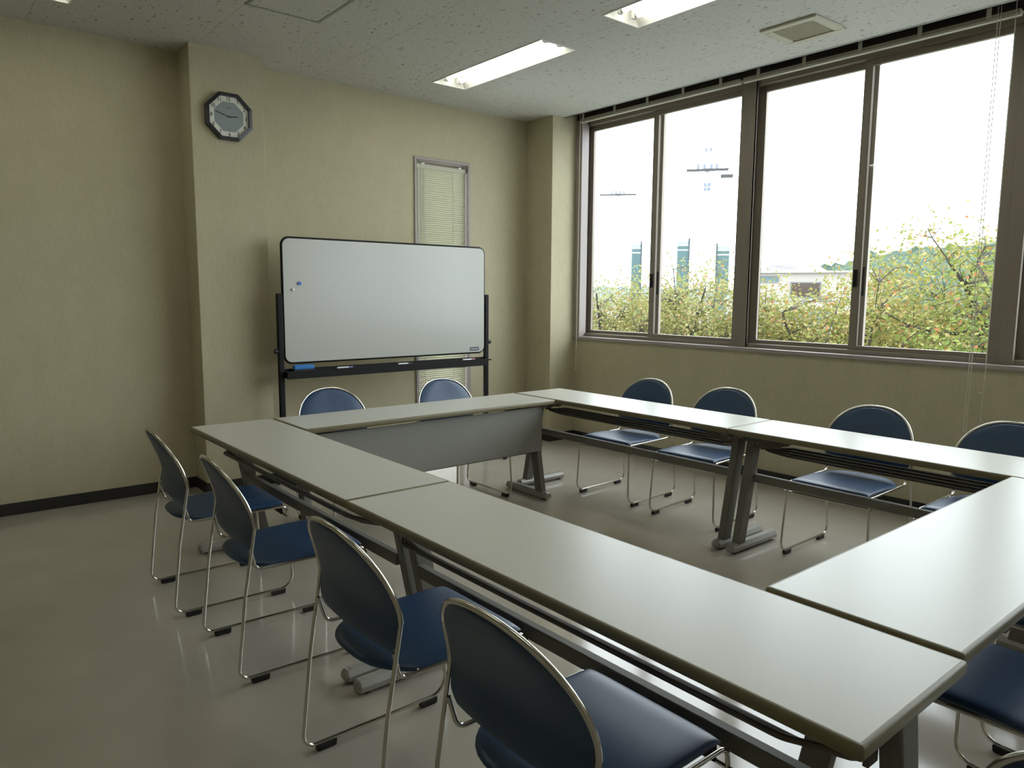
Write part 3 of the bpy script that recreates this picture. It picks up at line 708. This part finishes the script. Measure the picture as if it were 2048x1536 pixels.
# skylight ribs: sloping white frames
sk = MB(); zb = zt(1.62)+.1; zp = zt(2.62)
for i in range(9):
    y = .4+i*.5; x0 = -3.0+i*.16
    sk.tube([(x0, y, zb), (x0+1.5, y, zp), (x0+2.6, y, zb)], .05, 5)
for q in (.05, .5, 1.0): sk.tube([(-3.0+1.5*q, .4, zb+(zp-zb)*q), (-3.0+8*.16+1.5*q, 4.4, zb+(zp-zb)*q)], .045, 5)
for q in (.05, .5): sk.tube([(-.4-1.1*q, .4, zb+(zp-zb)*q), (-.4+8*.16-1.1*q, 4.4, zb+(zp-zb)*q)], .045, 5)
sk.build('skylight_ribs', M['wsteel'], bu, weld=False)

def glass_screen(label, az, d, w_, e0, e1, dark_side=1):
    b = polar(az, d, GZ); t = thing('glass_screen', label, 'glass screen', b, math.radians(az-90), 'tall glass screens beyond the trees')
    z1 = CAM.z+d*math.tan(math.radians(e1))-GZ
    MB().box((w_/2*dark_side-.07, -.08, 0), (w_/2*dark_side+.07, .08, z1+.25)).build('post', M['gframe'], t)
    MB().box((-w_/2*dark_side-.03, -.05, 0), (-w_/2*dark_side+.03, .05, z1)).build('post', M['paleg'], t)
    for e0_, e1_, mm in ((0, .845, 'teal'), (.86, .925, 'teal'), (.94, 1.0, 'paleg')):
        f0, f1 = (0 if e0_ == 0 else z1*.55+z1*.45*e0_), z1*.55+z1*.45*e1_
        MB().box((-w_/2, -.03, f0), (w_/2, .03, f1)).build('glass_panel', M[mm], t)
glass_screen('narrow teal glass screen beyond the trees in the pane nearest the corner', 41.0, 60, .75, 0, 3.75)
glass_screen('teal glass screen between two utility poles', 37.55, 60, .9, 0, 3.95)
glass_screen('pale teal glass screen beside the wide window mullion', 34.65, 60, .95, 0, 3.55, -1)

def pole(label, az, d, el_arm, half, twist, more):
    b = polar(az, d, GZ); t = thing('utility_pole', label, 'utility pole', b, math.radians(az-90+twist), 'utility poles beyond the trees')
    za = CAM.z+d*math.tan(math.radians(el_arm))-GZ
    MB().tube([(0, 0, 0), (0, 0, za+more)], .15, 12, r2=.10).build('mast', M['pole'], t, smooth=True)
    MB().box((-half, -.13, za-.045), (half, -.21, za+.045)).build('crossarm', M['arm'], t)
    for x in (-.35, -.12, .15, .35):
        MB().cyl((x, -.17, za+.045), (x, -.17, za+.22), .045, 8).build('insulator', M['ins'], t, smooth=True)
    return t, za
t, za = pole('utility pole with dark crossarm and stacked insulators in the second pane', 36.0, 30, 9.0, .78, 0, .6)
for dz in (-.55, -.72, .75):
    for x in (-.07, .10): MB().cyl((x, -.17, za+dz-.06), (x, -.17, za+dz+.06), .05, 8).build('insulator', M['ins'], t, smooth=True)
MB().box((.50, -.15, za-.32), (.95, -.30, za-.20)).build('lamp_arm', M['arm'], t)
pole('thin far utility pole with a long crossarm in the pane nearest the corner', 42.5, 44, 7.4, 1.05, 0, .3)
for (label, az, d, w_, dp, h_, rm) in (('low pale house beyond the trees nearest the corner', 45.0, 95, 9, 7, 3.2, 'roofm'), ('long low white hall beyond the trees behind the second pane', 38.6, 70, 14, 8, 3.3, 'wsteel'), ('white carport roof behind the tallest tree', 22.4, 30, 10, 5, 2.3, 'wsteel')):
    b = polar(az, d, GZ); t = thing('house', label, 'building', b, math.radians(az-90))
    MB().box((-w_/2, 0, 0), (w_/2, dp, h_)).build('walls', M['render2'], t)
    MB().prism([(-.4, h_), (dp/2, h_+1.0), (dp+.4, h_)], 0, -w_/2-.4, w_/2+.4).build('roof', M[rm], t)
    for x in (-w_*.3, 0, w_*.3): MB().box((x-.6, -.03, h_*.4), (x+.6, .02, h_*.8)).build('window', M['bglass'], t)

# ------------------------------------------------------------------ light, camera
wd = bpy.data.worlds.new('overcast_sky'); S.world = wd; wd.use_nodes = True
bg = wd.node_tree.nodes['Background']; bg.inputs[0].default_value = (.88, .95, 1.0, 1); bg.inputs[1].default_value = 7.0

yaw, pitch, roll, F = .6904, -.1227, .0062, 1465.44
cy, sy, cp, sp = math.cos(yaw), math.sin(yaw), math.cos(pitch), math.sin(pitch)
f = Vector((sy*cp, cy*cp, sp)); r = Vector((cy, -sy, 0)); u = r.cross(f)
r2 = r*math.cos(roll)+u*math.sin(roll); u2 = -r*math.sin(roll)+u*math.cos(roll)
cam = bpy.data.cameras.new('camera'); co = bpy.data.objects.new('camera', cam); COL.objects.link(co)
co.matrix_world = Matrix(((r2.x, u2.x, -f.x, CAM.x), (r2.y, u2.y, -f.y, CAM.y), (r2.z, u2.z, -f.z, CAM.z), (0, 0, 0, 1)))
cam.sensor_fit = 'HORIZONTAL'; cam.sensor_width = 36; cam.lens = F*36/2048; cam.clip_start = .02; cam.clip_end = 2000
S.camera = co
S.view_settings.view_transform = 'Standard'; S.view_settings.look = 'None'; S.view_settings.gamma = 1; S.view_settings.use_curve_mapping = False
S.view_settings.exposure = 0.0
